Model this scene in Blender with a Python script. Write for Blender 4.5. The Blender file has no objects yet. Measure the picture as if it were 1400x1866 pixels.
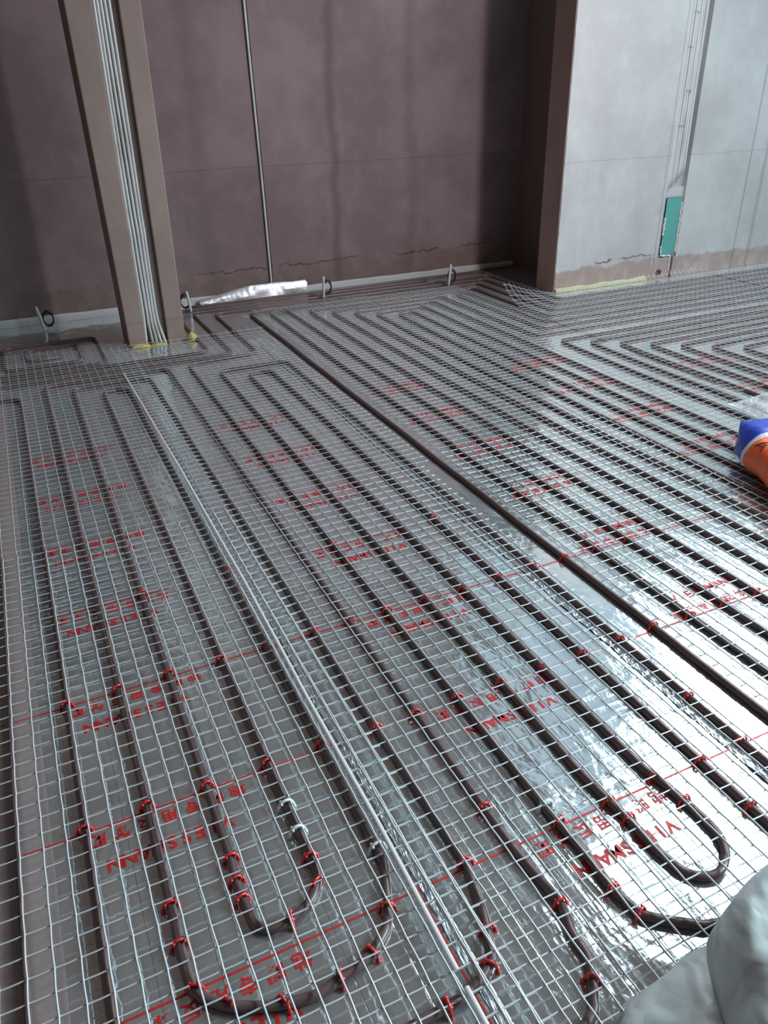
import bpy, bmesh, math, random
from mathutils import Vector, Matrix, noise
C = bpy.context.scene.collection
SC = bpy.context.scene
random.seed(7)

# ------------------------------------------------------------------ camera
PITCH, ROLL, YAW, H = math.radians(28.7), 0.0243, math.radians(-24.510478660654293), 1.5
fw = Vector((0, math.cos(PITCH), -math.sin(PITCH))); rt = Vector((1, 0, 0)); up = Vector((0, math.sin(PITCH), math.cos(PITCH)))
rt2 = math.cos(ROLL)*rt - math.sin(ROLL)*up; up2 = math.sin(ROLL)*rt + math.cos(ROLL)*up
RZ = Matrix.Rotation(YAW, 3, 'Z')
cr, cu, cf = RZ@rt2, RZ@up2, RZ@fw
cam = bpy.data.cameras.new('camera'); cam_o = bpy.data.objects.new('camera', cam); C.objects.link(cam_o)
cam_o.matrix_world = Matrix(((cr.x, cu.x, -cf.x, 0), (cr.y, cu.y, -cf.y, 0), (cr.z, cu.z, -cf.z, H), (0, 0, 0, 1)))
cam.sensor_fit = 'VERTICAL'; cam.sensor_height = 36; cam.lens = 36*1400/1866
cam.clip_start = 0.02; cam.clip_end = 100
SC.camera = cam_o

# ------------------------------------------------------------------ world, lights, exposure
w = bpy.data.worlds.new('world'); SC.world = w; w.use_nodes = True
w.node_tree.nodes['Background'].inputs[0].default_value = (1.0, 0.74, 0.66, 1)
w.node_tree.nodes['Background'].inputs[1].default_value = 0.088
SC.view_settings.view_transform = 'Standard'; SC.view_settings.look = 'None'
SC.view_settings.exposure = 0.0; SC.view_settings.gamma = 1.0; SC.view_settings.use_curve_mapping = False

def area(name, loc, to, sx, sy, power, col):
    l = bpy.data.lights.new(name, 'AREA'); l.shape = 'RECTANGLE'; l.size = sx; l.size_y = sy; l.energy = power; l.color = col
    o = bpy.data.objects.new(name, l); C.objects.link(o); o.location = loc
    o.rotation_euler = (Vector(to)-Vector(loc)).to_track_quat('-Z', 'Y').to_euler()
    return o
# daylight from the large roof light over the double-height part of the room, right of the view
area('roof_light', (7.25, 3.3, 5.6), (7.25, 3.3, 0.0), 4.9, 4.9, 480, (0.72, 0.90, 1.0)).rotation_euler = (0, 0, math.radians(42))
# daylight from a window in the right-hand wall
area('side_window_light', (7.6, 0.6, 2.2), (5.2, 5.3, 1.0), 1.6, 2.0, 16, (0.80, 0.92, 1.0))
nw = area('near_fill_light', (4.0, -0.3, 2.1), (0.3, 0.7, -0.3), 1.5, 1.2, 95, (0.70, 0.89, 1.0)); nw.data.spread = math.radians(115)  # added lamp out of view, brightens the foreground wires
# bright opening beside the right edge of the view: throws the column and corner shadows on the back wall
area('opening_light', (4.12, 2.83, 2.7), (1.5, 5.0, 1.1), 0.14, 0.7, 66, (1.0, 0.93, 0.96))
# added lamps, unseen above the pale wall, to brighten the foil by reflection
area('added_foil_light', (7.7, 5.2, 3.6), (5.9, 1.5, 0.0), 3.6, 2.4, 85, (0.70, 0.87, 1.0))
area('added_blue_light', (4.75, 5.2, 4.0), (4.2, 1.5, 0.0), 2.3, 3.2, 13, (0.55, 0.82, 1.0))  # added dim bluish lamp, cools the foil on the right
# added front fill lamp, far behind the camera
area('rear_fill_light', (4.45, -5.0, 2.0), (2.5, 6.4, 1.0), 0.16, 0.5, 40, (1.0, 0.93, 0.98))

# ------------------------------------------------------------------ helpers
def tag(o, label=None, cat=None, group=None, kind=None):
    if label: o['label'] = label
    if cat: o['category'] = cat
    if group: o['group'] = group
    if kind: o['kind'] = kind
    return o

class MB:
    def __init__(s): s.v = []; s.f = []
    def box(s, x0, x1, y0, y1, z0, z1):
        b = len(s.v)
        s.v += [(x, y, z) for z in (z0, z1) for y in (y0, y1) for x in (x0, x1)]
        s.f += [tuple(b+i for i in q) for q in ((0,2,3,1),(4,5,7,6),(0,1,5,4),(2,6,7,3),(0,4,6,2),(1,3,7,5))]
        return s
    def tube(s, pts, r, n=8, closed=False, cap=True):
        pts = [Vector(p) for p in pts]; m = len(pts); b = len(s.v)
        side = None
        for i, p in enumerate(pts):
            a = pts[max(i-1, 0)]; c = pts[min(i+1, m-1)]
            t = (c-a).normalized()
            if side is None:
                ref = Vector((0, 0, 1)) if abs(t.z) < .9 else Vector((1, 0, 0))
                side = t.cross(ref).normalized()
            side = (side - t*side.dot(t)).normalized(); u = side.cross(t)
            rr = r(i/(m-1)) if callable(r) else r
            for k in range(n):
                a_ = 2*math.pi*k/n
                q = p + side*math.cos(a_)*rr + u*math.sin(a_)*rr
                s.v.append(tuple(q))
        for i in range(m-1):
            for k in range(n):
                k2 = (k+1) % n
                s.f.append((b+i*n+k, b+i*n+k2, b+(i+1)*n+k2, b+(i+1)*n+k))
        if cap:
            s.f.append(tuple(b+k for k in range(n))[::-1]); s.f.append(tuple(b+(m-1)*n+k for k in range(n)))
        return s
    def grid(s, fn, nu, nv):
        b = len(s.v)
        for j in range(nv+1):
            for i in range(nu+1): s.v.append(tuple(fn(i/nu, j/nv)))
        for j in range(nv):
            for i in range(nu):
                a = b+j*(nu+1)+i; s.f.append((a, a+1, a+nu+2, a+nu+1))
        return s
    def build(s, name, mat, parent=None, smooth=False, loc=None):
        me = bpy.data.meshes.new(name); me.from_pydata(s.v, [], s.f); me.update()
        if smooth: me.polygons.foreach_set('use_smooth', [True]*len(me.polygons))
        me.materials.append(mat)
        o = bpy.data.objects.new(name, me); C.objects.link(o)
        if parent: o.parent = parent
        if loc: o.location = loc
        return o

def empty(name, loc=(0, 0, 0), rz=0):
    o = bpy.data.objects.new(name, None); C.objects.link(o); o.location = loc; o.rotation_euler.z = rz
    o.empty_display_size = .05
    return o

# ------------------------------------------------------------------ materials
def mat(name, col, rough=.7, metal=0, spec=.5, **k):
    m = bpy.data.materials.new(name); m.use_nodes = True
    b = m.node_tree.nodes['Principled BSDF']
    b.inputs['Base Color'].default_value = (*col, 1); b.inputs['Roughness'].default_value = rough
    b.inputs['Metallic'].default_value = metal; b.inputs['Specular IOR Level'].default_value = spec
    for kk, v in k.items(): b.inputs[kk.replace('_', ' ')].default_value = v
    return m

class NT:
    """tiny node-graph builder"""
    def __init__(s, m): s.t = m.node_tree; s.b = s.t.nodes['Principled BSDF']; s.co = s.n('ShaderNodeNewGeometry').outputs['Position']
    def n(s, ty, **k):
        x = s.t.nodes.new(ty)
        for a, v in k.items(): setattr(x, a, v)
        return x
    def link(s, a, b): s.t.links.new(a, b)
    def setin(s, inp, v):
        if hasattr(v, 'is_output'): s.link(v, inp)
        else: inp.default_value = v
    def math(s, op, a, b=0.0, c=0.0):
        x = s.n('ShaderNodeMath', operation=op); s.setin(x.inputs[0], a); s.setin(x.inputs[1], b); s.setin(x.inputs[2], c)
        return x.outputs[0]
    def vmul(s, v, sc):
        x = s.n('ShaderNodeVectorMath', operation='MULTIPLY'); s.setin(x.inputs[0], v); x.inputs[1].default_value = sc; return x.outputs[0]
    def noise(s, scale, detail=4, rough=.55, vec=None, sc=(1, 1, 1), dist=0):
        x = s.n('ShaderNodeTexNoise'); s.link(s.vmul(vec or s.co, sc), x.inputs['Vector'])
        x.inputs['Scale'].default_value = scale; x.inputs['Detail'].default_value = detail; x.inputs['Roughness'].default_value = rough
        x.inputs['Distortion'].default_value = dist
        return x.outputs['Fac']
    def ramp(s, f, lo, hi):
        x = s.n('ShaderNodeMapRange', interpolation_type='SMOOTHSTEP'); s.setin(x.inputs[0], f)
        x.inputs[1].default_value = lo; x.inputs[2].default_value = hi; return x.outputs[0]
    def mix(s, f, a, b):
        x = s.n('ShaderNodeMix', data_type='RGBA'); s.setin(x.inputs[0], f)
        for i, v in ((6, a), (7, b)):
            if hasattr(v, 'is_output'): s.link(v, x.inputs[i])
            else: x.inputs[i].default_value = (*v, 1)
        return x.outputs[2]
    def xyz(s):
        x = s.n('ShaderNodeSeparateXYZ'); s.link(s.co, x.inputs[0]); return x.outputs
    def color(s, v): s.link(v, s.b.inputs['Base Color'])
    def bump(s, h, strength=.4, dist=.01):
        x = s.n('ShaderNodeBump'); x.inputs['Strength'].default_value = strength; x.inputs['Distance'].default_value = dist
        s.link(h, x.inputs['Height']); s.link(x.outputs[0], s.b.inputs['Normal'])

def band(g, v, c, wd):      # 1 on a thin line v == c
    d = g.math('ABSOLUTE', g.math('SUBTRACT', v, c))
    return g.math('SUBTRACT', 1.0, g.ramp(d, wd*.4, wd))

def plaster(name, base, dark, low, lowz, crack=None, lines=(), vlines=(), stains=(), crackcol=(.09, .06, .055)):
    m = mat(name, base, .9, 0, .2); g = NT(m); x, y, z = g.xyz()
    n1 = g.noise(1.3, 5, .6); n2 = g.noise(7, 6, .65); n3 = g.noise(2.2, 4, .6, sc=(1, 1, .25))
    c = g.mix(g.ramp(n1, .38, .66), dark, base)
    c = g.mix(g.math('MULTIPLY', g.ramp(n3, .5, .75), .35), c, tuple(v*.72 for v in dark))
    c = g.mix(g.math('MULTIPLY', g.ramp(n2, .45, .75), .22), c, tuple(min(1, v*1.25) for v in base))
    # worn, damp band near the floor
    edge = g.math('ADD', z, g.math('MULTIPLY', g.math('SUBTRACT', g.noise(5, 5, .65, sc=(1, 1, .6)), .5), .16))
    c = g.mix(g.math('SUBTRACT', 1.0, g.ramp(edge, lowz-.015, lowz+.02)), c, g.mix(g.ramp(n2, .4, .7), low, tuple(v*1.25 for v in low)))
    for (sx, sw, amp) in stains:
        d = g.math('ABSOLUTE', g.math('SUBTRACT', g.math('ADD', x, g.math('MULTIPLY', g.math('SUBTRACT', g.noise(1.8, 3, sc=(.2, .2, 1)), .5), .22)), sx))
        c = g.mix(g.math('MULTIPLY', g.math('SUBTRACT', 1.0, g.ramp(d, 0, sw)), amp), c, tuple(v*.55 for v in dark))
    jag = g.math('MULTIPLY', g.math('SUBTRACT', g.noise(6, 6, .75), .5), .14)
    if crack:
        z0, x0, x1 = crack
        k = band(g, g.math('ADD', z, jag), z0, .009)
        k = g.math('MULTIPLY', k, g.math('MULTIPLY', g.ramp(x, x0, x0+.3), g.math('SUBTRACT', 1.0, g.ramp(x, x1-.2, x1))))
        k = g.math('MULTIPLY', k, g.ramp(g.noise(3, 2), .38, .5))
        c = g.mix(g.math('MULTIPLY', k, .85), c, crackcol)
    for (z0, amt) in lines:
        c = g.mix(g.math('MULTIPLY', band(g, g.math('ADD', z, g.math('MULTIPLY', g.math('SUBTRACT', g.noise(2, 2), .5), .012)), z0, .005), amt), c, crackcol)
    for (x0, wd, amt) in vlines:
        c = g.mix(g.math('MULTIPLY', band(g, x, x0, wd), amt), c, crackcol)
    g.color(c)
    g.bump(g.math('ADD', n2, g.math('MULTIPLY', g.noise(40, 4), .3)), .35, .006)
    return m

M = {}
M['wall_back'] = plaster('purple_grey_plaster', (.275, .205, .212), (.205, .150, .157), (.205, .15, .14), .235,
                         crack=(.235, 1.2, 4.2), lines=((1.0, .35),), stains=((2.55, .07, .55), (3.25, .1, .3), (1.45, .12, .25)))
M['wall_lit'] = plaster('blue_grey_plaster', (.55, .57, .57), (.46, .47, .47), (.38, .31, .285), .165,
                        crack=(.21, 3.95, 5.1), lines=((.985, .22),), vlines=((5.975, .012, .35), (6.16, .03, .25), (5.04, .01, .25)))
M['pillar_side'] = plaster('brown_plaster', (.40, .28, .25), (.33, .23, .2), (.36, .24, .2), .1)
M['column'] = plaster('tan_plaster', (.345, .275, .245), (.29, .23, .205), (.29, .22, .18), .06, lines=((.16, .3),))
M['dark_recess'] = mat('shaded_plaster', (.16, .11, .10), .9)  # shade of the recess is put into this darker colour
M['slab'] = mat('screed', (.17, .14, .125), .8)

def foil_mat():
    m = mat('silver_foil', (.78, .82, .82), .1, .82, .5); g = NT(m); x, y, z = g.xyz()
    fine = g.noise(95, 4, .6, sc=(1, .6, 1)); med = g.noise(22, 4, .6, sc=(1, .45, 1), dist=.6); big = g.noise(5.5, 3, .55, sc=(1, .5, 1), dist=1.2)
    wave = g.noise(38, 2, .4, sc=(.25, 1.2, 1))
    h = g.math('ADD', g.math('MULTIPLY', fine, .022), g.math('ADD', g.math('MULTIPLY', med, .17), g.math('MULTIPLY', big, 1.05)))
    h = g.math('ADD', h, g.math('MULTIPLY', wave, .10))
    # pressed fold lines running along the sheet
    fr = g.math('ABSOLUTE', g.math('SUBTRACT', g.math('FRACT', g.math('DIVIDE', x, .1155)), .5))
    fold = g.math('SUBTRACT', 1.0, g.ramp(fr, 0, .018))
    h = g.math('SUBTRACT', h, g.math('MULTIPLY', fold, .05))
    g.color(g.mix(g.math('MULTIPLY', fold, .45), g.mix(g.ramp(g.noise(9, 5, .6), .4, .7), (.78, .82, .82), (.68, .70, .69)), (.20, .12, .11)))
    g.bump(h, .55, .012)
    r = g.math('ADD', .05, g.math('MULTIPLY', g.noise(14, 4), .12)); g.link(r, g.b.inputs['Roughness'])
    return m
M['foil'] = foil_mat()
def board_mat():
    m = mat('insulation_board', (.36, .29, .28), .5, .25, .4); g = NT(m)
    g.color(g.mix(g.noise(3, 5), (.34, .27, .26), (.46, .39, .37))); g.bump(g.noise(60, 3), .2, .004); return m
M['board'] = board_mat()
def pipe_mat():
    m = mat('red_brown_pipe', (.13, .085, .08), .34, 0, .5); g = NT(m)
    g.color(g.mix(g.noise(6, 4), (.105, .062, .058), (.15, .095, .09))); return m
M['pipe'] = pipe_mat()
M['wire'] = mat('galvanised_wire', (.66, .71, .72), .42, .25, .6)
M['red'] = mat('red_print', (.62, .02, .02), .45)
M['redclip'] = mat('red_plastic', (.68, .035, .03), .3, Coat_Weight=.3)
M['whiteclip'] = mat('clear_plastic_clip', (.72, .76, .78), .3)
def cond_mat():
    m = mat('white_conduit', (.6, .62, .6), .4); g = NT(m)
    g.color(g.mix(g.ramp(g.noise(9, 4, sc=(1, 1, .3)), .5, .75), (.62, .65, .64), (.45, .45, .42))); return m
M['conduit'] = cond_mat()
M['green'] = mat('mint_green_board', (.10, .37, .34), .7)
def foam_mat(name, a, b):
    m = mat(name, a, .8); g = NT(m); g.color(g.mix(g.noise(30, 4), a, b)); g.bump(g.noise(55, 4), .6, .01); return m
M['whitefoam'] = foam_mat('white_foam', (.78, .8, .78), (.6, .62, .58))
M['yellowfoam'] = foam_mat('yellow_foam', (.62, .52, .14), (.5, .42, .16))
M['palefoam'] = foam_mat('pale_green_foam', (.50, .52, .30), (.42, .42, .26))
M['edgestrip'] = mat('white_edge_strip', (.52, .54, .54), .6)
M['black'] = mat('black_rubber', (.015, .012, .012), .5)
M['stick'] = mat('white_plastic', (.62, .62, .60), .5)

# ------------------------------------------------------------------ the setting
def struct(mb, name, m, smooth=False):
    o = mb.build(name, m, smooth=smooth); o['kind'] = 'structure'; return o
struct(MB().box(-4, 9, -5.6, 7.2, -.12, -.012), 'floor', M['slab'])
struct(MB().box(-4, 7.6, 6.4, 6.6, -.012, 3.3), 'wall_back', M['wall_back'])
# right-hand wall with the conduit chase cut into its face
W = MB()
W.box(4.0, 5.075, 5.27, 5.50, -.012, 3.3)
W.box(5.285, 9, 5.27, 5.50, -.012, 3.3)
W.box(5.075, 5.285, 5.315, 5.50, .74, 3.3)
W.box(5.075, 5.285, 5.290, 5.50, .17, .74)
W.box(5.075, 5.235, 5.272, 5.50, -.012, .17)
W.box(5.262, 5.285, 5.272, 5.50, -.012, .17)
W.box(5.235, 5.262, 5.33, 5.50, -.012, .17)
struct(W, 'wall_right', M['wall_lit'])
struct(MB().box(3.992, 4.0, 5.272, 5.51, -.012, 3.3), 'trim_1', M['pillar_side'])
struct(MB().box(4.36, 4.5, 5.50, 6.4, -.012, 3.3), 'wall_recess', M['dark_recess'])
struct(MB().box(-4, 2.8, -.75, -.6, -.012, 3.3), 'light_blocker', M['dark_recess'])  # added unseen partition, blocks the lamp behind the camera
# rough plaster bead on the corner of the right-hand wall
bd = MB(); pts = [(4.003+.004*noise.noise(Vector((0, 0, z*6/40))) + .003*random.uniform(-1, 1), 5.27, -.01+z*3.3/90) for z in range(91)]
bd.tube(pts, lambda t: .006+.003*noise.noise(Vector((t*60, 0, 3))), 6)
struct(bd, 'trim_2', M['wall_lit'], True)
# column with its groove, part of the building
cb = MB()
cb.box(.587, .702, 5.39, 5.69, -.012, 3.3); cb.box(.848, .967, 5.39, 5.69, -.012, 3.3); cb.box(.702, .848, 5.43, 5.69, -.012, 3.3)
nv = []
for (x, y, z) in cb.v:
    if x < .6: x += -.0085*z
    elif x > .95: x += .0135*z
    else: x += .010*z
    nv.append((x, y, z))
cb.v = nv
col = cb.build('column', M['column']); col['kind'] = 'structure'
bv = col.modifiers.new('b', 'BEVEL'); bv.width = .006; bv.segments = 2; bv.limit_method = 'ANGLE'

# ------------------------------------------------------------------ foil sheets with red print
def text_mesh(body, size, rot180, cx, cy, z):
    c = bpy.data.curves.new('t', 'FONT'); c.body = body; c.size = size; c.align_x = 'CENTER'; c.align_y = 'CENTER'
    c.space_character = 1.0 if len(body) > 8 else 1.0
    c.resolution_u = 3; c.offset = size*.022
    o = bpy.data.objects.new('t', c); C.objects.link(o)
    dg = bpy.context.evaluated_depsgraph_get(); dg.update()
    me = bpy.data.meshes.new_from_object(o.evaluated_get(dg))
    s = -1 if rot180 else 1
    v = [(cx+s*p.co.x, cy+s*p.co.y, z) for p in me.vertices]; f = [tuple(p.vertices) for p in me.polygons]
    bpy.data.objects.remove(o); bpy.data.curves.remove(c); bpy.data.meshes.remove(me)
    return v, f
def spaced_text(body, width, size, rot180, cx, cy, z):
    V, F = [], []
    n = len(body); s = -1 if rot180 else 1
    for i, ch in enumerate(body):
        ox = (i-(n-1)/2)*width/(n-1)
        key = (ch, size)
        if key not in GL: GL[key] = text_mesh(ch, size, False, 0, 0, 0)
        v, f = GL[key]; b = len(V)
        V += [(cx+s*(p[0]+ox), cy+s*p[1], z) for p in v]; F += [tuple(b+k for k in q) for q in f]
    return V, F
GL = {}
seams = [(-.215, .475), (.475, 1.40), (1.40, 2.33), (2.33, 3.26), (3.26, 4.19), (4.19, 5.12), (5.12, 6.05), (6.05, 7.4)]
rows = [.467*k+.002 for k in range(1, 12)]
foil_lab = ['silver foil floor sheet leftmost, with upside-down red lettering, beside the bare board',
            'silver foil floor sheet with upside-down red lettering between white strip and clear tape',
            'silver foil floor sheet with upright red lettering under the bare dark pipe',
            'silver foil floor sheet under the blue and orange sack',
            'silver foil floor sheet reaching the corner of the pale wall',
            'silver foil floor sheet along the pale wall left of the green board',
            'silver foil floor sheet along the pale wall right of the green board',
            'silver foil floor sheet at the far right edge of the photo']
centers = [(.045, .03, True), (.95, .95, True), (1.845, 1.865, False), (2.78, 2.80, False), (3.7, 3.7, False), (4.63, 4.63, False), (5.55, 5.55, False), (6.5, 6.5, False)]
for i, (x0, x1) in enumerate(seams):
    ye = 6.39 if x0 < 3 else 5.265
    zt = .0004*(i % 2)
    mb = MB().box(x0, x1, -.5, ye, -.004, zt)
    if 3.2 < x0 < 4: mb.box(x0, 3.985, 5.265, 6.39, -.004, zt)
    o = mb.build('foil_sheet', M['foil']); tag(o, foil_lab[i], 'floor foil', 'silver foil sheets on the floor')
    pr = MB(); cc, cl, up_ = centers[i]
    for y in rows:
        if y > ye-.15 or y > (3.9 if i < 4 else 3.4) or i > 5 or (i > 2 and y < 1.0): continue
        z = zt+.0011
        def add(vf):
            b = len(pr.v); pr.v += vf[0]; pr.f += [tuple(b+k for k in q) for q in vf[1]]
        lx0, lx1 = (x0-.1 if i == 0 else x0), min(x1, 6.6)
        if y > 2.0 or i > 2: lx0, lx1 = cc-.19, cc+.19
        pr.v += [(lx0, y-.0022, z), (lx1, y-.0022, z), (lx1, y+.0022, z), (lx0, y+.0022, z)]; b = len(pr.v); pr.f.append((b-4, b-3, b-2, b-1))
        if up_:
            add(spaced_text('地暖专用反射膜', .33, .040, True, cc, y-.032, z)); add(spaced_text('VIESSMANN', .255, .048, True, cl+.005, y-.112, z))
        else:
            add(spaced_text('地暖专用反射膜', .33, .040, False, cc, y+.026, z)); add(spaced_text('VIESSMANN', .255, .048, False, cl, y+.10, z))
    p = pr.build('printed_lettering', M['red'], o); p['label'] = 'red printed line and lettering'
o = MB().box(-2.6, -.2155, -.5, 6.39, -.004, .0008).build('insulation_board', M['board'])
tag(o, 'pinkish grey insulation board along the left edge of the floor', 'board')
# white strip lying on the seam of the left sheet, in two lengths
def strip(pts, wd, th):
    mb = MB(); n = len(pts)
    for (a, b) in zip(pts[:-1], pts[1:]): pass
    def fn(u, v):
        t = v*(n-1); k = min(int(t), n-2); fr = t-k
        p = Vector(pts[k]).lerp(Vector(pts[k+1]), fr); return (p.x+(u-.5)*wd, p.y, p.z+(th if 0 < u < 1 else 0))
    return mb.grid(fn, 4, (n-1)*6)
zs = .0335
s1 = strip([(.452, 4.75, zs), (.458, 4.2, zs), (.470, 3.2, zs), (.474, 2.2, zs), (.468, 1.55, zs), (.470, 1.1, zs), (.464, .735, zs)], .011, .002).build('white_strip', M['stick'], smooth=True)
tag(s1, 'long thin white plastic strip lying on the mesh along the left foil seam', 'plastic strip')
s2 = strip([(.464, .70, zs), (.462, .55, zs), (.455, .3, zs)], .011, .002).build('white_strip', M['stick'], smooth=True)
tag(s2, 'short white plastic strip at the bottom edge below the long strip', 'plastic strip')
# clear tapes over the seams
def tape(name, x, y0, y1, wd, lab):
    m = M['tape']; mb = MB()
    def fn(u, v):
        y = y0+(y1-y0)*v; e = .006*noise.noise(Vector((x, y*4, 0)))
        q = Vector((u*3+x*9, y*28, 0)); return (x+e+(u-.5)*wd*(1+.25*noise.noise(Vector((0, y*14, 5)))), y, .002+.0045*abs(noise.noise(q))+.003*abs(noise.noise(q*2.7)))
    o = mb.grid(fn, 8, int((y1-y0)*110)).build(name, m); tag(o, lab, 'tape'); return o
M['tape'] = mat('clear_tape', (.50, .53, .55), .22, .6)
tape('clear_tape', 1.40, .2, 5.0, .034, 'crumpled clear tape on the foil seam between the bare pipe and the left pipes')
tape('clear_tape', .497, .2, 4.4, .014, 'crumpled clear tape beside the long white strip')
rs = MB(); rs.v = [(.4815, .2, .0018), (.4845, .2, .0018), (.4845, 4.2, .0018), (.4815, 4.2, .0018)]; rs.f = [(0, 1, 2, 3)]
pr = rs.build('red_edge_line', M['red']); pr.parent = [o_ for o_ in C.objects if o_.name.startswith('foil_sheet')][1]

# ------------------------------------------------------------------ heating pipes
R = .0103
def fillet(pts, rad=.065):
    out = [Vector((*pts[0], 0))]
    for i in range(1, len(pts)-1):
        p = Vector((*pts[i], 0)); a = Vector((*pts[i-1], 0)); b = Vector((*pts[i+1], 0))
        da, db = (a-p), (b-p); r = min(rad, da.length*.5, db.length*.5)
        p0 = p+da.normalized()*r; p1 = p+db.normalized()*r
        for k in range(7):
            t = k/6; out.append((1-t)**2*p0+2*t*(1-t)*p+t*t*p1)
    out.append(Vector((*pts[-1], 0))); return out
def densify(pts, step=.09):
    out = []
    for a, b in zip(pts[:-1], pts[1:]):
        n = max(1, int((b-a).length/step))
        for k in range(n): out.append(a.lerp(b, k/n))
    out.append(pts[-1]); return out
def wob(p):
    q = Vector((p.x*1.3, p.y*1.7, 0)); return Vector((p.x+.007*noise.noise(q), p.y+.007*noise.noise(q+Vector((9, 3, 1))), p.z))
def heating_pipe(paths, label, smoothcurve=None, z=R+.0008):
    mb = MB()
    for pts in paths:
        pp = densify(fillet(pts)); pp = [wob(p) if abs(p.y) > 1.3 else p for p in pp]
        mb.tube([(p.x, p.y, z) for p in pp], R, 10)
    o = mb.build('heating_pipe', M['pipe'], smooth=True); tag(o, label, 'pipe', 'heating pipes on the foil floor'); return o
def cr_(pts, n=6):      # catmull-rom through measured bend points
    P = [Vector((*p, 0)) for p in pts]; P = [P[0]]+P+[P[-1]]; out = []
    for i in range(1, len(P)-2):
        for k in range(n):
            t = k/n; a, b, c, d = P[i-1:i+3]
            out.append(.5*((2*b)+(c-a)*t+(2*a-5*b+4*c-d)*t*t+(3*b-a-3*c+d)*t**3))
    out.append(P[-2]); return out
def raw_pipe(P, label, z=R+.0008):
    P = densify(P); o = MB().tube([(p.x, p.y, z) for p in P], R, 10).build('heating_pipe', M['pipe'], smooth=True)
    tag(o, label, 'pipe', 'heating pipes on the foil floor'); return o
def V3(l): return [Vector((x, y, 0)) for x, y in l]

p4 = [(.607, .942), (.58, .831), (.568, .794), (.55, .752), (.526, .723), (.48, .704), (.436, .695), (.2, .69), (.0, .70), (-.09, .74), (-.135, .84), (-.145, .944)]
p6 = [(.302, 1.144), (.303, 1.062), (.276, 1.014), (.228, .988), (.18, .983), (.149, 1.003), (.143, 1.042), (.139, 1.117), (.143, 1.18)]
p5 = [(.445, 1.021), (.405, .917), (.376, .874), (.318, .841), (.263, .83), (.208, .82), (.132, .837), (.082, .859), (.044, .883), (.004, .93), (-.003, 1.005), (-.001, 1.086)]
p3 = [(.72, .926), (.727, .846), (.733, .772), (.716, .709), (.713, .657), (.692, .617), (.672, .588), (.643, .563), (.5, .52), (.2, .50), (-.1, .52), (-.24, .60), (-.283, .75), (-.286, 1.0)]
P = V3([(-.9, 4.66)]) + fillet([(-.7, 4.66), (-.14, 4.64), (-.14, 2.5)])[1:] + V3([(-.142, 1.4)])
P += cr_(p4[::-1]) + V3([(.6, 1.4)])
P += fillet([(.6, 2.), (.585, 4.66), (.143, 4.66), (.143, 2.)])
P += V3([(.143, 1.4)]) + cr_(p6[::-1]) + V3([(.30, 1.4)])
P += fillet([(.30, 2.), (.30, 4.53), (.44, 4.53), (.44, 2.)], .07)
P += V3([(.446, 1.4)]) + cr_(p5) + V3([(.0, 1.4)])
P += fillet([(.0, 2.), (.0, 4.79), (.72, 4.79), (.72, 2.)])
P += V3([(.72, 1.4)]) + cr_(p3) + V3([(-.288, 1.5), (-.29, 3.)]) + fillet([(-.29, 3.2), (-.29, 4.5), (-.9, 4.5)])[1:]
raw_pipe(P, 'red-brown heating pipe winding in nested hairpins at the left of the floor')
P = fillet([(1.424, -.3), (1.424, 4.57), (.995, 4.57), (.995, 1.3)]) + cr_([(.989, 1.05), (.996, .929), (1.002, .871), (1.001, .807), (1.006, .759), (1.018, .714), (1.049, .687), (1.089, .683), (1.132, .711), (1.154, .754), (1.157, .814), (1.149, .912), (1.137, .978)]) + fillet([(1.137, 1.3), (1.137, 4.44), (1.28, 4.44), (1.28, -.3)], .07)
raw_pipe(P, 'red-brown heating pipe with the open hairpin beside the white plastic bag')
P = V3([(1.10, .52), (1.03, .585)]) + cr_([(.963, .606), (.903, .648), (.869, .679), (.861, .706), (.853, .746), (.853, .792), (.855, .847), (.854, .891), (.849, .947)]) + V3([(.852, 1.4)]) + fillet([(.852, 2.), (.852, 4.80), (1.32, 4.84), (1.32, 5.98), (3.76, 5.98), (3.76, 4.92), (7.0, 4.92)])
raw_pipe(P, 'red-brown heating pipe running under the white plastic bag and back to the far wall')
heating_pipe([[(1.561, -.3), (1.561, 5.86), (3.63, 5.86), (3.63, 4.79), (7.0, 4.79)]], 'dark heating pipe left bare between two wire mesh sheets')
heating_pipe([[(1.706, -.3), (1.706, 5.80), (1.851, 5.80), (1.851, -.3)]], 'red-brown pipe hairpin just right of the bare dark pipe')
heating_pipe([[(1.996, -.3), (1.996, 5.72), (3.50, 5.72), (3.50, 4.66), (7.0, 4.66)]], 'red-brown pipe, second hook right of the bare pipe, turning at the back')
heating_pipe([[(2.141, -.3), (2.141, 5.6), (3.12, 5.6), (3.12, 4.27), (7.0, 4.27)]], 'red-brown pipe, outermost ring around the middle nested hairpins')
heating_pipe([[(2.286, -.3), (2.286, 5.49), (2.98, 5.49), (2.98, -.3)]], 'red-brown pipe, second ring around the middle nested hairpins')
heating_pipe([[(2.42, -.3), (2.42, 5.38), (2.84, 5.38), (2.84, -.3)]], 'red-brown pipe, first ring around the innermost middle hairpin')
heating_pipe([[(2.56, -.3), (2.56, 5.27), (2.70, 5.27), (2.70, -.3)]], 'red-brown pipe, innermost of the middle nested hairpins')
heating_pipe([[(7.0, 4.40), (3.26, 4.40), (3.26, 5.62), (3.38, 5.62), (3.38, 4.53), (7.0, 4.53)]], 'red-brown pipe with a hairpin in front of the dark recess')
heating_pipe([[(-.9, 4.90), (1.17, 4.90), (1.17, 6.09), (3.89, 6.09), (3.89, 5.05), (7.0, 5.05)]], 'red-brown pipe nearest the back wall and around the pale wall corner')
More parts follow.
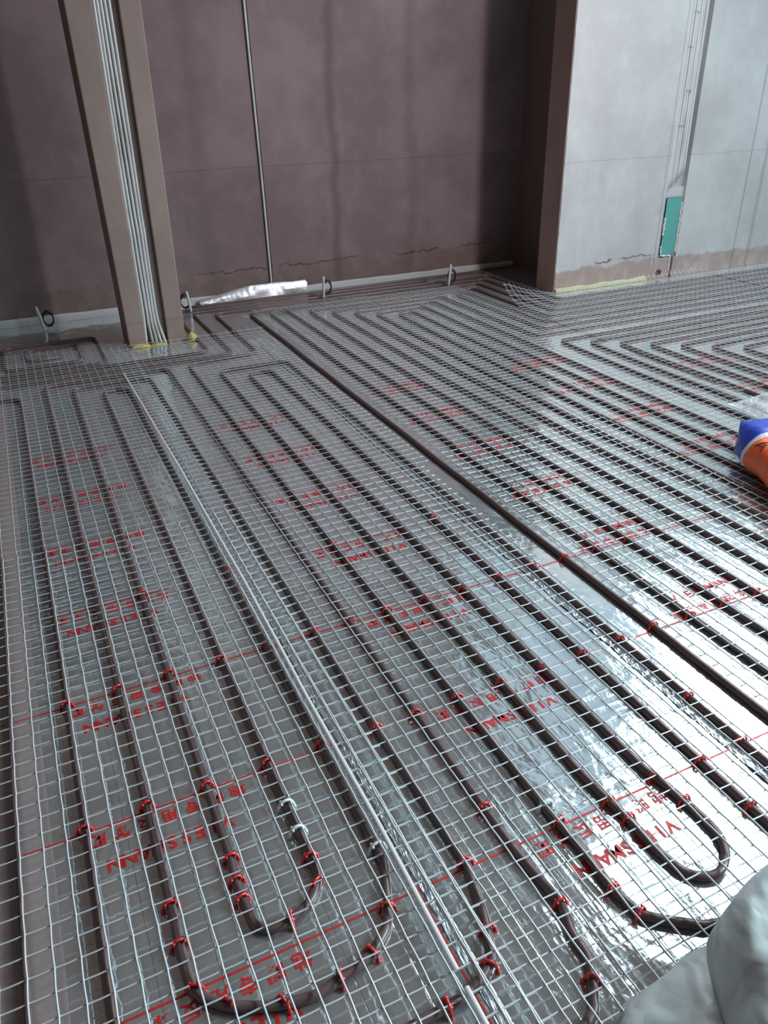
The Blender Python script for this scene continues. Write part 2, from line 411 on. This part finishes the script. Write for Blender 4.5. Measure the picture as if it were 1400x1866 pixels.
heating_pipe([[(-.9, 5.0), (1.04, 5.03), (1.04, 6.19), (3.3, 6.19)]], 'red-brown pipe passing right beside the plaster column')
heating_pipe([[(1.2, 6.28), (3.95, 6.28)], ], 'red-brown pipe length lying along the white strip at the back wall')
heating_pipe([[(-.9, 5.10), (.40, 5.10), (.40, 5.76), (-.20, 5.76), (-.20, 5.22), (.27, 5.22), (.27, 5.62), (-.07, 5.62), (-.07, 5.38), (.15, 5.38)]], 'red-brown pipe in a small spiral left of the plaster column')
chev = ['outermost', 'second from outside', 'third from outside', 'fourth from outside', 'fourth from inside', 'third from inside', 'second from inside', 'innermost']
for i in range(8):
    X = 3.19+.152*i; Y = 4.10-.115*i
    heating_pipe([[(X, -.3), (X, Y), (5.2-.1*i, Y+.015), (6.6, Y-.02)]], 'red-brown pipe bending to the right in the right-hand corner nest, %s' % chev[i])

# ------------------------------------------------------------------ clips
def clip_mesh(m, name):
    mb = MB(); rr = .0165
    pts = [(rr*math.cos(a), 0, .006+.019*math.sin(a)) for a in [math.pi*k/10 for k in range(11)]]
    pts = [(rr, 0, .0005)]+pts+[(-rr, 0, .0005)]
    mb.tube(pts, .0032, 6)
    mb.tube([(rr*.6, -.006, .021), (rr*.6, .006, .021)], .003, 6); mb.tube([(-rr*.6, -.006, .021), (-rr*.6, .006, .021)], .003, 6)
    for s in (-1, 1): mb.box(s*rr-.005, s*rr+.005, -.004, .004, 0, .004)
    return mb.build(name, m, smooth=True)
clip0 = clip_mesh(M['redclip'], 'pipe_clip'); used = [False]
def place_clip(x, y, rz, label, group, src=None, s=1.0):
    if not used[0] and src is None: o = clip0; used[0] = True
    else: o = (src or clip0).copy(); C.objects.link(o)
    o.location = (x, y, .001); o.rotation_euler.z = rz; o.scale = (s, s, s); tag(o, label, 'pipe clip', group); return o
runs = [-.29, -.142, .0, .143, .30, .446, .60, .72, .852, .995, 1.137, 1.28, 1.424, 1.561, 1.706, 1.851, 1.996, 2.141, 2.286, 2.42]
names = ['first', 'second', 'third', 'fourth']
ORD = 'leftmost second third fourth fifth sixth seventh eighth ninth tenth eleventh twelfth thirteenth fourteenth fifteenth sixteenth seventeenth eighteenth'.split()
for r_, (y, keep) in enumerate([(.935, [8, 9, 10, 11, 12]), (1.404, list(range(1, 17))), (1.866, list(range(1, 16))), (2.33, [3, 5, 8, 11, 14])]):
    for q, k in enumerate(keep):
        place_clip(runs[k]+random.uniform(-.002, .002), y+random.uniform(-.006, .006), random.uniform(-.25, .25),
                   'red clip on the %s printed red line from front, %s' % (names[r_], ORD[q] if q == 0 else ORD[q]+' from the left'), 'red clips on the %s printed line' % names[r_])
bend = {'left leg of the innermost left hairpin': [(.143, 1.18, 0), (.139, 1.12, 0), (.137, 1.072, .2)],
        'left leg of the second left hairpin': [(-.002, 1.125, 0), (-.003, 1.032, 0), (.006, .932, -.4)],
        'right leg of the innermost left hairpin': [(.303, 1.105, 0), (.293, 1.038, .4)],
        'bottom of the innermost left hairpin': [(.217, .985, 1.5)],
        'right leg of the second left hairpin': [(.406, .922, -.4), (.337, .848, -1.1)],
        'bottom of the second left hairpin': [(.263, .83, 1.5), (.15, .834, -1.2), (.056, .878, -.9)],
        'right bend of the third left hairpin': [(.607, .942, -.2), (.568, .79, -.2), (.532, .725, -.8), (.422, .695, 1.5)],
        'right bend of the outermost left hairpin': [(.72, 1.05, 0), (.733, .772, 0), (.693, .617, -.6)],
        'pipe going under the white plastic bag': [(.853, .75, 0), (.866, .682, .3)],
        'right leg of the open right hairpin': [(1.155, .858, 0)], 'left leg of the open right hairpin': [(1.003, .875, 0)],
        'straight pipe right of the open hairpin': [(1.28, .776, 0)], 'straight pipe left of the bare dark pipe': [(1.424, 1.12, 0)]}
O4 = {1: [''], 2: [', farther', ', nearer'], 3: [', farthest', ', middle', ', nearest'], 4: [', farthest', ', second farthest', ', second nearest', ', nearest']}
for nm, L in bend.items():
    for q, (x, y, rz) in enumerate(L):
        place_clip(x, y, rz, 'small red clip on the %s%s' % (nm, O4[len(L)][q]), 'red clips on the foreground pipe bends')
wc = clip_mesh(M['whiteclip'], 'pipe_clip'); wl = ['whitish clip on the left hairpin pipe above the red clips', 'whitish clip on the pipe left of the long white strip', 'whitish clip on the pipe beside the lower right lettering', 'whitish clip just below the other whitish clip on the left hairpin']
for i, (x, y) in enumerate([(.30, 1.262), (.446, 1.06), (.852, .99), (.30, 1.181)]):
    if i == 0: wc.location = (x, y, .001); wc.scale = (1.15,)*3; tag(wc, wl[0], 'pipe clip', 'whitish pipe clips')
    else: place_clip(x, y, 0, wl[i], 'whitish pipe clips', wc, 1.15)

# ------------------------------------------------------------------ welded wire mesh sheets
CELL = .0491
def panel(x0, nx, y0, ny, label, z=.0275, rot=0, lw=.0022, cw=.0018, warp=None, ov=.022, seed=0):
    mb = MB(); cs, sn = math.cos(rot), math.sin(rot)
    def T(x, y, zz):
        dx, dy = x, y
        wx = .0035*noise.noise(Vector((x*1.5+seed, y*.9, 0))); wy = .004*noise.noise(Vector((x*.9, y*1.5+seed, 4)))
        wz = .0035*noise.noise(Vector((x*2.2+seed, y*2.2, 8)))
        X = x0+cs*dx-sn*dy+wx; Y = y0+sn*dx+cs*dy+wy; Z = z+zz+wz
        if warp: X, Y, Z = warp(X, Y, Z)
        return (X, Y, Z)
    Lx, Ly = nx*CELL, ny*CELL
    for i in range(nx+1):
        x = i*CELL; pts = [T(x, -ov, 0)]
        for j in range(ny+1):
            pts.append(T(x+.0007*(-1)**j, j*CELL, -.0006))
            if j < ny: pts.append(T(x, (j+.5)*CELL, .0004))
        pts.append(T(x, Ly+ov, 0)); mb.tube(pts, lw, 5)
    for j in range(ny+1):
        y = j*CELL; pts = [T(-ov, y, -lw-cw)]
        for i in range(nx+1):
            pts.append(T(i*CELL, y, -lw-cw+.0006))
            if i < nx: pts.append(T((i+.5)*CELL, y, -lw-cw-.0003))
        pts.append(T(Lx+ov, y, -lw-cw)); mb.tube(pts, cw, 5)
    o = mb.build('wire_mesh_sheet', M['wire'], smooth=True); tag(o, label, 'wire mesh', 'welded wire mesh sheets over the floor'); return o
# left column of sheets (cross wires end right of the white strip)
panel(-.2308-8*CELL, 24, .10, 54, 'welded wire mesh sheet at the bottom left of the floor', seed=1)
panel(-.2308-8*CELL, 24, 2.80, 55, 'welded wire mesh sheet in front of the left side of the column', z=.031, lw=.0016, cw=.0010, seed=2, warp=lambda X, Y, Z: (X, Y, Z))
# second column
panel(.452, 20, .05, 55, 'welded wire mesh sheet in the foreground between white strip and bare pipe', z=.0315, seed=3)
panel(.452, 21, 2.80, 51, 'welded wire mesh sheet ending in front of the right side of the column', z=.029, lw=.0015, cw=.0012, seed=4, warp=lambda X, Y, Z: (X, Y, Z+.25*max(0, Y-5.24)))
# third column, right of the bare pipe
panel(1.590, 19, -.1, 60, 'welded wire mesh sheet in the right foreground just right of the bare pipe', z=.0285, seed=5)
panel(1.600, 19, 2.89, 60, 'welded wire mesh sheet reaching the back just right of the bare pipe', z=.032, lw=.0012, cw=.0010, seed=6)
panel(2.562, 17, .6, 47, 'welded wire mesh sheet under the blue and orange sack', z=.0325, lw=.0012, cw=.0010, seed=7)
panel(2.575, 16, 2.96, 58, 'welded wire mesh sheet in the middle of the far floor', z=.029, lw=.0012, cw=.0010, seed=8)
def curl(X, Y, Z):
    t = max(0, Y-4.88); k = max(0, min(1, (3.98-X)/.52)); h = t*k*1.05
    Z += h*h*1.0+h*.17
    Y -= h*.22; X -= h*.10
    if X > 3.98: Z += max(0, Y-5.15)*.5
    return X, Y, Z
panel(3.425, 21, 2.8, 48, 'welded wire mesh sheet with its corner curling up before the dark recess', z=.033, lw=.0012, cw=.0010, seed=9, warp=curl)
edge = lambda X, Y, Z: (X, Y-.2*max(0, Y-5.14), Z+max(0, Y-5.12)*.8)
panel(4.51, 20, 3.0, 44, 'welded wire mesh sheet along the pale wall below the green board', z=.029, lw=.0012, cw=.0010, seed=10, warp=edge)
panel(5.55, 21, 3.6, 31, 'welded wire mesh sheet at the far right by the pale wall', z=.032, lw=.0012, cw=.0010, seed=11, warp=edge)

# ------------------------------------------------------------------ electrical conduits
def conduit(pts, r, label, group, name='electrical_conduit'):
    o = MB().tube(pts, r, 12).build(name, M['conduit'], smooth=True); tag(o, label, 'conduit', group); return o
lab5 = ['leftmost', 'second from left', 'middle', 'second from right', 'rightmost']
for i in range(5):
    def cx(z, i=i):
        base = .712+.0215*i
        flare = .009*(i-1.5)*max(0, (.22-z)/.22)**1.3 + .012*max(0, (.14-z)/.14)*(i > 0)
        return base+.010*z+flare+.0035*math.sin(z*2.1+i*1.9)*(1 if i % 2 else -.6)
    pts = [(cx(z), 5.411-.012*max(0, (.15-z)/.15)-(.012*math.exp(-((z-.72)/.05)**2)), z) for z in [k*3.25/70 for k in range(71)]]
    conduit(pts, .0098, 'white conduit in the column groove, %s of the five' % lab5[i], 'white conduits in the column groove')
lab7 = ['leftmost', 'second from left', 'third from left', 'middle', 'third from right', 'second from right', 'rightmost']
for i in range(7):
    def cx2(z, i=i): return 5.092+.0265*i*(.93+.02*z)-.012*(z-.7)/1.4+.002*math.sin(z*3+i)
    z0 = .715+.022*i
    pts = [(cx2(z0+k*(3.28-z0)/40), 5.290+.003*(i % 2), z0+k*(3.28-z0)/40) for k in range(41)]
    conduit(pts, .0115, 'white conduit in the pale wall chase, %s of the seven' % lab7[i], 'white conduits in the pale wall chase')
for i, (z, xo) in enumerate([(1.75, .0), (1.45, .02), (1.20, .01), (1.98, .01)]):
    o = MB().tube([(5.07+xo*3, 5.276, z), (5.10+xo*3, 5.2735, z+.006), (5.115+xo*3, 5.2735, z-.008), (5.135+xo*3, 5.276, z+.004)], .0016, 5).build('tie_wire', M['black'])
    tag(o, 'thin dark tie wire across the pale wall conduits, %s from the top' % ['second', 'third', 'lowest', 'first'][i], 'wire', 'tie wires on the pale wall conduits')
# single conduit on the back wall; a flat dark strip paints its groove's shade
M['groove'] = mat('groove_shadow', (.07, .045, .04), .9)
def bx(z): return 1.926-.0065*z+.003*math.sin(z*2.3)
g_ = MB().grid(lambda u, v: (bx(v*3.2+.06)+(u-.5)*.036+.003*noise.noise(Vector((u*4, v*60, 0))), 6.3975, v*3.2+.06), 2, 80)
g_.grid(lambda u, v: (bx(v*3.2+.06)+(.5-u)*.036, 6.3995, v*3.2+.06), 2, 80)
o = g_.build('groove_shade', M['groove']); o['kind'] = 'structure'
conduit([(bx(k*3.2/50+.06)-.003, 6.392, k*3.2/50+.06) for k in range(51)], .009, 'single pale conduit running down the back wall', 'back wall conduit')

# ------------------------------------------------------------------ green board with foam edges
gb = MB()
def gfn(u, v):
    z = .195+v*.465; return (5.105+.012*v*0+u*.165-.005*v+.003*noise.noise(Vector((u*9, z*20, 2))), 5.276+.001*noise.noise(Vector((u*5, v*5, 0))), z)
gb.grid(gfn, 10, 24); gb.grid(lambda u, v: (lambda p: (p[0], 5.290, p[2]))(gfn(1-u, v)), 10, 24)
gb_ = gb.build('green_board', M['green']); tag(gb_, 'narrow mint green board set in the pale wall below the white conduits', 'board')
def foam_bead(pts, r, name, m, parent=None, label=None, sd=0, amp=.6):
    P_ = densify([Vector(p) for p in pts], .008)
    P_ = [p+Vector((noise.noise(p*40+Vector((sd, 0, 0))), 0, noise.noise(p*40+Vector((0, sd, 7)))))*r*.8 for p in P_]
    o = MB().tube(P_, lambda t: r*(1+amp*noise.noise(Vector((t*len(P_)*.3, sd, 1)))), 8).build(name, m, parent, smooth=True)
    return o
foam_bead([(5.268, 5.274, .62), (5.270, 5.274, .42), (5.272, 5.274, .21)], .0075, 'foam_edge', M['whitefoam'], gb_, sd=3)
foam_bead([(5.104, 5.274, .50), (5.104, 5.274, .36)], .0085, 'foam_edge', M['whitefoam'], gb_, sd=8)
foam_bead([(5.104, 5.274, .27), (5.112, 5.274, .19), (5.20, 5.272, .185), (5.222, 5.271, .18), (5.225, 5.271, .05)], .006, 'foam_edge', M['whitefoam'], gb_, sd=5)
foam_bead([(5.005, 5.268, .205), (5.010, 5.268, .12)], .004, 'x', M['whitefoam'], gb_, sd=6).name = 'foam_edge'
# brown hole at the foot of the pale wall
hm = MB(); hp = [(5.115+(.032+.008*noise.noise(Vector((math.cos(a)*2, math.sin(a)*2, 3))))*math.cos(a), 5.2690, .05+(.026+.008*noise.noise(Vector((math.cos(a), math.sin(a), 9))))*math.sin(a)) for a in [2*math.pi*k/24 for k in range(24)]]
hm.v = hp; hm.f = [tuple(range(24))]; M['rust'] = mat('rust_brown', (.10, .035, .02), .95)
o = hm.build('trim_4', M['rust']); o['kind'] = 'structure'

# foam at feet of walls
def blob(name, c, rad, m, label, cat='foam', sd=0, seg=3):
    bm = bmesh.new(); bmesh.ops.create_icosphere(bm, subdivisions=seg, radius=1)
    for v in bm.verts:
        d = 1+.22*noise.noise(v.co*1.6+Vector((sd, 0, 0)))+.10*noise.noise(v.co*4+Vector((0, sd, 0)))
        v.co = Vector((v.co.x*rad[0]*d, v.co.y*rad[1]*d, max(-.0, v.co.z*rad[2]*d)))
    me = bpy.data.meshes.new(name); bm.to_mesh(me); bm.free(); me.polygons.foreach_set('use_smooth', [True]*len(me.polygons)); me.materials.append(m)
    o = bpy.data.objects.new(name, me); C.objects.link(o); o.location = c; tag(o, label, cat); return o
blob('expanding_foam', (1.008, 5.375, .002), (.040, .035, .055), M['yellowfoam'], 'yellow foam lump at the right foot of the column', sd=1)
blob('expanding_foam', (.655, 5.375, .002), (.065, .030, .020), M['yellowfoam'], 'flat yellow foam at the front foot of the column left of the conduits', sd=4)
blob('expanding_foam', (.775, 5.372, .002), (.055, .022, .012), M['yellowfoam'], 'yellow foam around the feet of the column conduits', sd=7)
fb = MB()
def ffn(u, v):
    x = 4.005+.95*u; a = v*math.pi/2; h = .030+.012*noise.noise(Vector((x*7, 0, 0))); d = .028+.01*noise.noise(Vector((x*9, 3, 0)))
    return (x, 5.27-d*math.cos(a), .002+h*math.sin(a))
fb.grid(ffn, 90, 6); o = fb.build('expanding_foam', M['palefoam'], smooth=True); tag(o, 'pale yellow-green foam line along the foot of the pale wall', 'foam')

# ------------------------------------------------------------------ back wall edge strip, foil wrap, stakes
es = MB()
def efn(u, v):
    x = -3.0+(4.33+3.0)*u; h = .060-.004*x*.6+.010*noise.noise(Vector((x*1.2, 2, 0)))+.004*noise.noise(Vector((x*6, 2, 0)))
    prof = [(6.382, .001), (6.376, h*.5), (6.380, h*.96), (6.388, h), (6.397, h*.98)]
    k = v*4; i = min(int(k), 3); f = k-i
    return (x, prof[i][0]*(1-f)+prof[i+1][0]*f+.003*noise.noise(Vector((x*4, v*3, 0))), prof[i][1]*(1-f)+prof[i+1][1]*f)
es.grid(efn, 240, 8); o = es.build('edge_strip', M['edgestrip'], smooth=True); tag(o, 'white foam edge strip along the foot of the back wall', 'edge strip')
M['shiny'] = mat('shiny_foil', (.9, .92, .93), .3, .75)
fo = MB()
def rf(u, v):
    x = 1.29+.92*u; a = v*math.pi*1.15-.1
    top = .035+.075*min(1, u*2.2)-.012*max(0, u-.75)*4*.5
    cr = .0022*noise.noise(Vector((x*26, v*5, 0)))+.006*noise.noise(Vector((x*6, v*5, 3)))
    return (x+.012*noise.noise(Vector((v*6, u*2, 0))), 6.345-(.03+.008*u)*math.cos(a)+cr, .006+max(0, (top+cr)*math.sin(a)))
fo.grid(rf, 130, 18); o = fo.build('foil_roll', M['shiny']); tag(o, 'shiny crumpled piece of silver foil leaning along the foot of the back wall', 'foil')
for i, (x, y, top, tilt) in enumerate([(.09, 6.14, .185, -.16), (1.175, 6.16, .165, -.10), (2.26, 6.05, .18, .04), (3.36, 5.90, .19, .12)]):
    lab = ['white stick with black cable loop left of the column', 'white stick with black cable loop just right of the column', 'white stick with black cable loop right of the shiny foil', 'white stick with black cable loop near the dark recess'][i]
    t = empty('plastic_stick', (x, y, .0)); tag(t, lab, 'stick', 'white sticks with cable loops')
    mb = MB(); dx = tilt*top
    n = 10
    for k in range(1): pass
    mb.tube([(dx*(k/n-.3), 0, .004+top*k/n) for k in range(n+1)], lambda u: .0105*(1-.5*max(0, (abs(u-.5)-.42)/.08)), 8)
    mb.build('stick', M['stick'], t, smooth=True)
    lp = MB(); s = -1 if i == 1 else 1
    for rr, oy, oz in ((.048, .03, .085), (.042, .035, .078), (.046, .038, .09)):
        lp.tube([(s*(.036+.035*math.cos(a))+.01, oy, oz+rr*math.sin(a)*1.15) for a in [2*math.pi*k/28 for k in range(29)]], .0048, 6, cap=False)
    lp.build('cable_loop', M['black'], t, smooth=True)['label'] = 'black cable loop'

# ------------------------------------------------------------------ blue and orange sack
def sack_mat():
    m = mat('printed_sack', (.8, .8, .8), .42); g = NT(m)
    tc = g.n('ShaderNodeTexCoord').outputs['Object']
    sp = g.n('ShaderNodeSeparateXYZ'); g.link(tc, sp.inputs[0]); X, Y, Z = sp.outputs
    blue, orange, white = (.010, .055, .46), (.85, .115, .012), (.62, .68, .68)
    step = lambda v, c: g.math('GREATER_THAN', v, c)
    c = g.mix(g.math('LESS_THAN', Y, .125), blue, white)
    c = g.mix(g.math('MULTIPLY', g.math('LESS_THAN', Y, .097), step(Z, .0)), c, orange)
    c = g.mix(g.math('MULTIPLY', step(X, .03), step(Y, .097)), c, white)
    g.color(c); g.bump(g.noise(14, 4, vec=tc), .5, .01); return m
M['sack'] = sack_mat()
SKC, SKR = Vector((2.79, 1.90, .033)), -.41
sk = empty('cement_sack', SKC, SKR); tag(sk, 'blue, white and orange plastic sack lying on the mesh at the right edge', 'sack')
bm = bmesh.new(); bmesh.ops.create_cube(bm, size=2); bmesh.ops.subdivide_edges(bm, edges=bm.edges[:], cuts=26, use_grid_fill=True)
for v in bm.verts:
    p = v.co.copy()
    r = (abs(p.x)**3.2+abs(p.y)**3.2)**(1/3.2)
    q2 = Vector((p.x, p.y, 0)); mx = max(abs(p.x), abs(p.y), 1e-6); q2 = q2*(mx/max(r, 1e-6))
    e_ = max(0, 1-max(abs(q2.x)**5, abs(q2.y)**5))
    zz = p.z*(.02+.98*e_**.5)
    q = Vector((q2.x*.205*(1-.42*max(0, q2.y)**3), q2.y*.40, (zz*.085+.085*(1-.25*abs(q2.x)**2))*(1-.12*max(0, q2.y)**3)))
    q.z += .014*noise.noise(q*9)+.007*noise.noise(q*20); q.x += .014*noise.noise(q*8+Vector((5, 0, 0)))
    q.z = max(.0, q.z); v.co = q
me = bpy.data.meshes.new('sack_body'); bm.to_mesh(me)
from mathutils.bvhtree import BVHTree
bvh = BVHTree.FromBMesh(bm); bm.free()
me.polygons.foreach_set('use_smooth', [True]*len(me.polygons)); me.materials.append(M['sack'])
so = bpy.data.objects.new('sack_body', me); C.objects.link(so); so.parent = sk
# small black printed triangle mark on the orange panel
M['ink'] = mat('black_ink', (.02, .015, .03), .5)
mk = MB()
def onflank(y, z):
    h = bvh.ray_cast(Vector((-.6, y, z+.25)), Vector((.6, 0, -.25)).normalized())
    return (h[0]+h[1]*.0012) if h[0] else Vector((-.2, y, z))
def inkline(a, b, r=.0016):
    mk.tube([onflank(a[0]+(b[0]-a[0])*k/8, a[1]+(b[1]-a[1])*k/8) for k in range(9)], r, 5)
inkline((.070, .045), (.040, .115), .002); inkline((.040, .115), (.010, .045), .003)
for d in (0, .012, .024): inkline((.056-d, .055), (.048-d*.9, .083), .0015)
mk.build('printed_mark', M['ink'], sk)['label'] = 'small black triangular mark'
ts = MB()
for q in range(3):
    ts.tube([(-.13-.16*t_-.02*q*math.sin(3*t_), .33+.05*q*t_-.06*t_, .05+.05*math.sin(3.1*t_)*(1-.3*q)) for t_ in [k/14 for k in range(15)]], .0011, 5)
ts.build('tie_string', M['stick'], sk)
# clear crumpled plastic film behind the sack
M['clear'] = mat('clear_plastic_film', (.80, .86, .88), .15, 0, .6, Alpha=.42)
cf_ = MB()
def cff(u, v):
    x = 3.16+.62*u; y = 2.16+.50*v
    return (x+.03*noise.noise(Vector((u*3, v*3, 1))), y+.03*noise.noise(Vector((u*3, v*3, 7))), .045+.10*(math.sin(math.pi*min(1, max(0, u)))*math.sin(math.pi*v))*(.6+.8*abs(noise.noise(Vector((u*5, v*5, 3)))))+.012*abs(noise.noise(Vector((u*14, v*14, 3)))))
o = cf_.grid(cff, 60, 50).build('clear_plastic_film', M['clear']); tag(o, 'crumpled clear plastic film on the mesh behind the sack', 'plastic film')

# ------------------------------------------------------------------ white plastic bag, bottom right
def bag_mat():
    m = mat('white_plastic_film', (.66, .72, .70), .38, 0, .5); g = NT(m)
    g.b.inputs['Transmission Weight'].default_value = 0.0
    g.b.inputs['Subsurface Weight'].default_value = .7; g.b.inputs['Subsurface Radius'].default_value = (.10, .10, .10)
    
    vo = g.n('ShaderNodeTexVoronoi', feature='DISTANCE_TO_EDGE'); vo.inputs['Scale'].default_value = 9
    nz = g.n('ShaderNodeTexNoise'); nz.inputs['Scale'].default_value = 5; g.link(g.co, nz.inputs['Vector'])
    ad = g.n('ShaderNodeVectorMath', operation='MULTIPLY_ADD'); g.link(nz.outputs['Color'], ad.inputs[0]); ad.inputs[1].default_value = (.16, .16, .16); g.link(g.co, ad.inputs[2])
    g.link(ad.outputs[0], vo.inputs['Vector']); crz = g.math('SUBTRACT', 1.0, g.ramp(vo.outputs['Distance'], 0, .22))
    g.color(g.mix(g.noise(6, 4), (.58, .64, .63), (.70, .76, .75))); g.bump(g.math('ADD', g.math('ADD', g.noise(5, 2, .4, dist=1.5), g.math('MULTIPLY', crz, .13)), g.math('MULTIPLY', g.noise(26, 3), .08)), .6, .03); return m
M['bag'] = bag_mat()
bag = empty('plastic_bag', (1.15, .40, .03)); tag(bag, 'crumpled white plastic bag at the bottom right corner', 'plastic bag')
def crumple(name, c, rad, sd, sq=3.5, amp=.16, tz=0, shr=0):
    bm = bmesh.new(); bmesh.ops.create_icosphere(bm, subdivisions=3, radius=1)
    rnd = random.Random(int(sd*100))
    for v in bm.verts:
        n_ = v.co.normalized(); n_ = (n_+Vector((rnd.uniform(-1, 1), rnd.uniform(-1, 1), rnd.uniform(-1, 1)))*.07).normalized()
        k = (abs(n_.x)**sq+abs(n_.y)**sq+abs(n_.z)**sq)**(-1/sq)
        f = 1-2*abs(noise.noise(n_*1.5+Vector((sd, 0, 0)))) + .5*(1-2*abs(noise.noise(n_*3.4+Vector((0, sd, 0)))))
        d = k*(1+amp*(f-.9))
        q = Vector((n_.x*rad[0]*d, n_.y*rad[1]*d, n_.z*rad[2]*d)); q.x += shr*q.y; q.z += tz*(q.x-.1)
        v.co = Vector((q.x, q.y, max(-.03, q.z)))
    cl = bm.edges.layers.float.new('crease_edge')
    for e in bm.edges:
        a_ = e.calc_face_angle(0) if len(e.link_faces) == 2 else 0
        e[cl] = min(.75, max(0, (a_-.22)*1.6))
    me = bpy.data.meshes.new(name); bm.to_mesh(me); bm.free(); me.polygons.foreach_set('use_smooth', [True]*len(me.polygons)); me.materials.append(M['bag'])
    o = bpy.data.objects.new(name, me); C.objects.link(o); o.parent = bag; o.location = Vector(c)-Vector((1.15, .40, .03))
    sb = o.modifiers.new('s', 'SUBSURF'); sb.levels = 2; sb.render_levels = 3
    return o
crumple('bag_fold', (.815, .35, .03), (.20, .21, .060), 3.1, 4.0, .11, .12)
crumple('bag_body', (1.035, .365, .08), (.25, .225, .145), 8.4, 6.0, .08, .15, .5)
crumple('bag_fold', (1.10, .14, .05), (.2, .13, .14), 5.7)
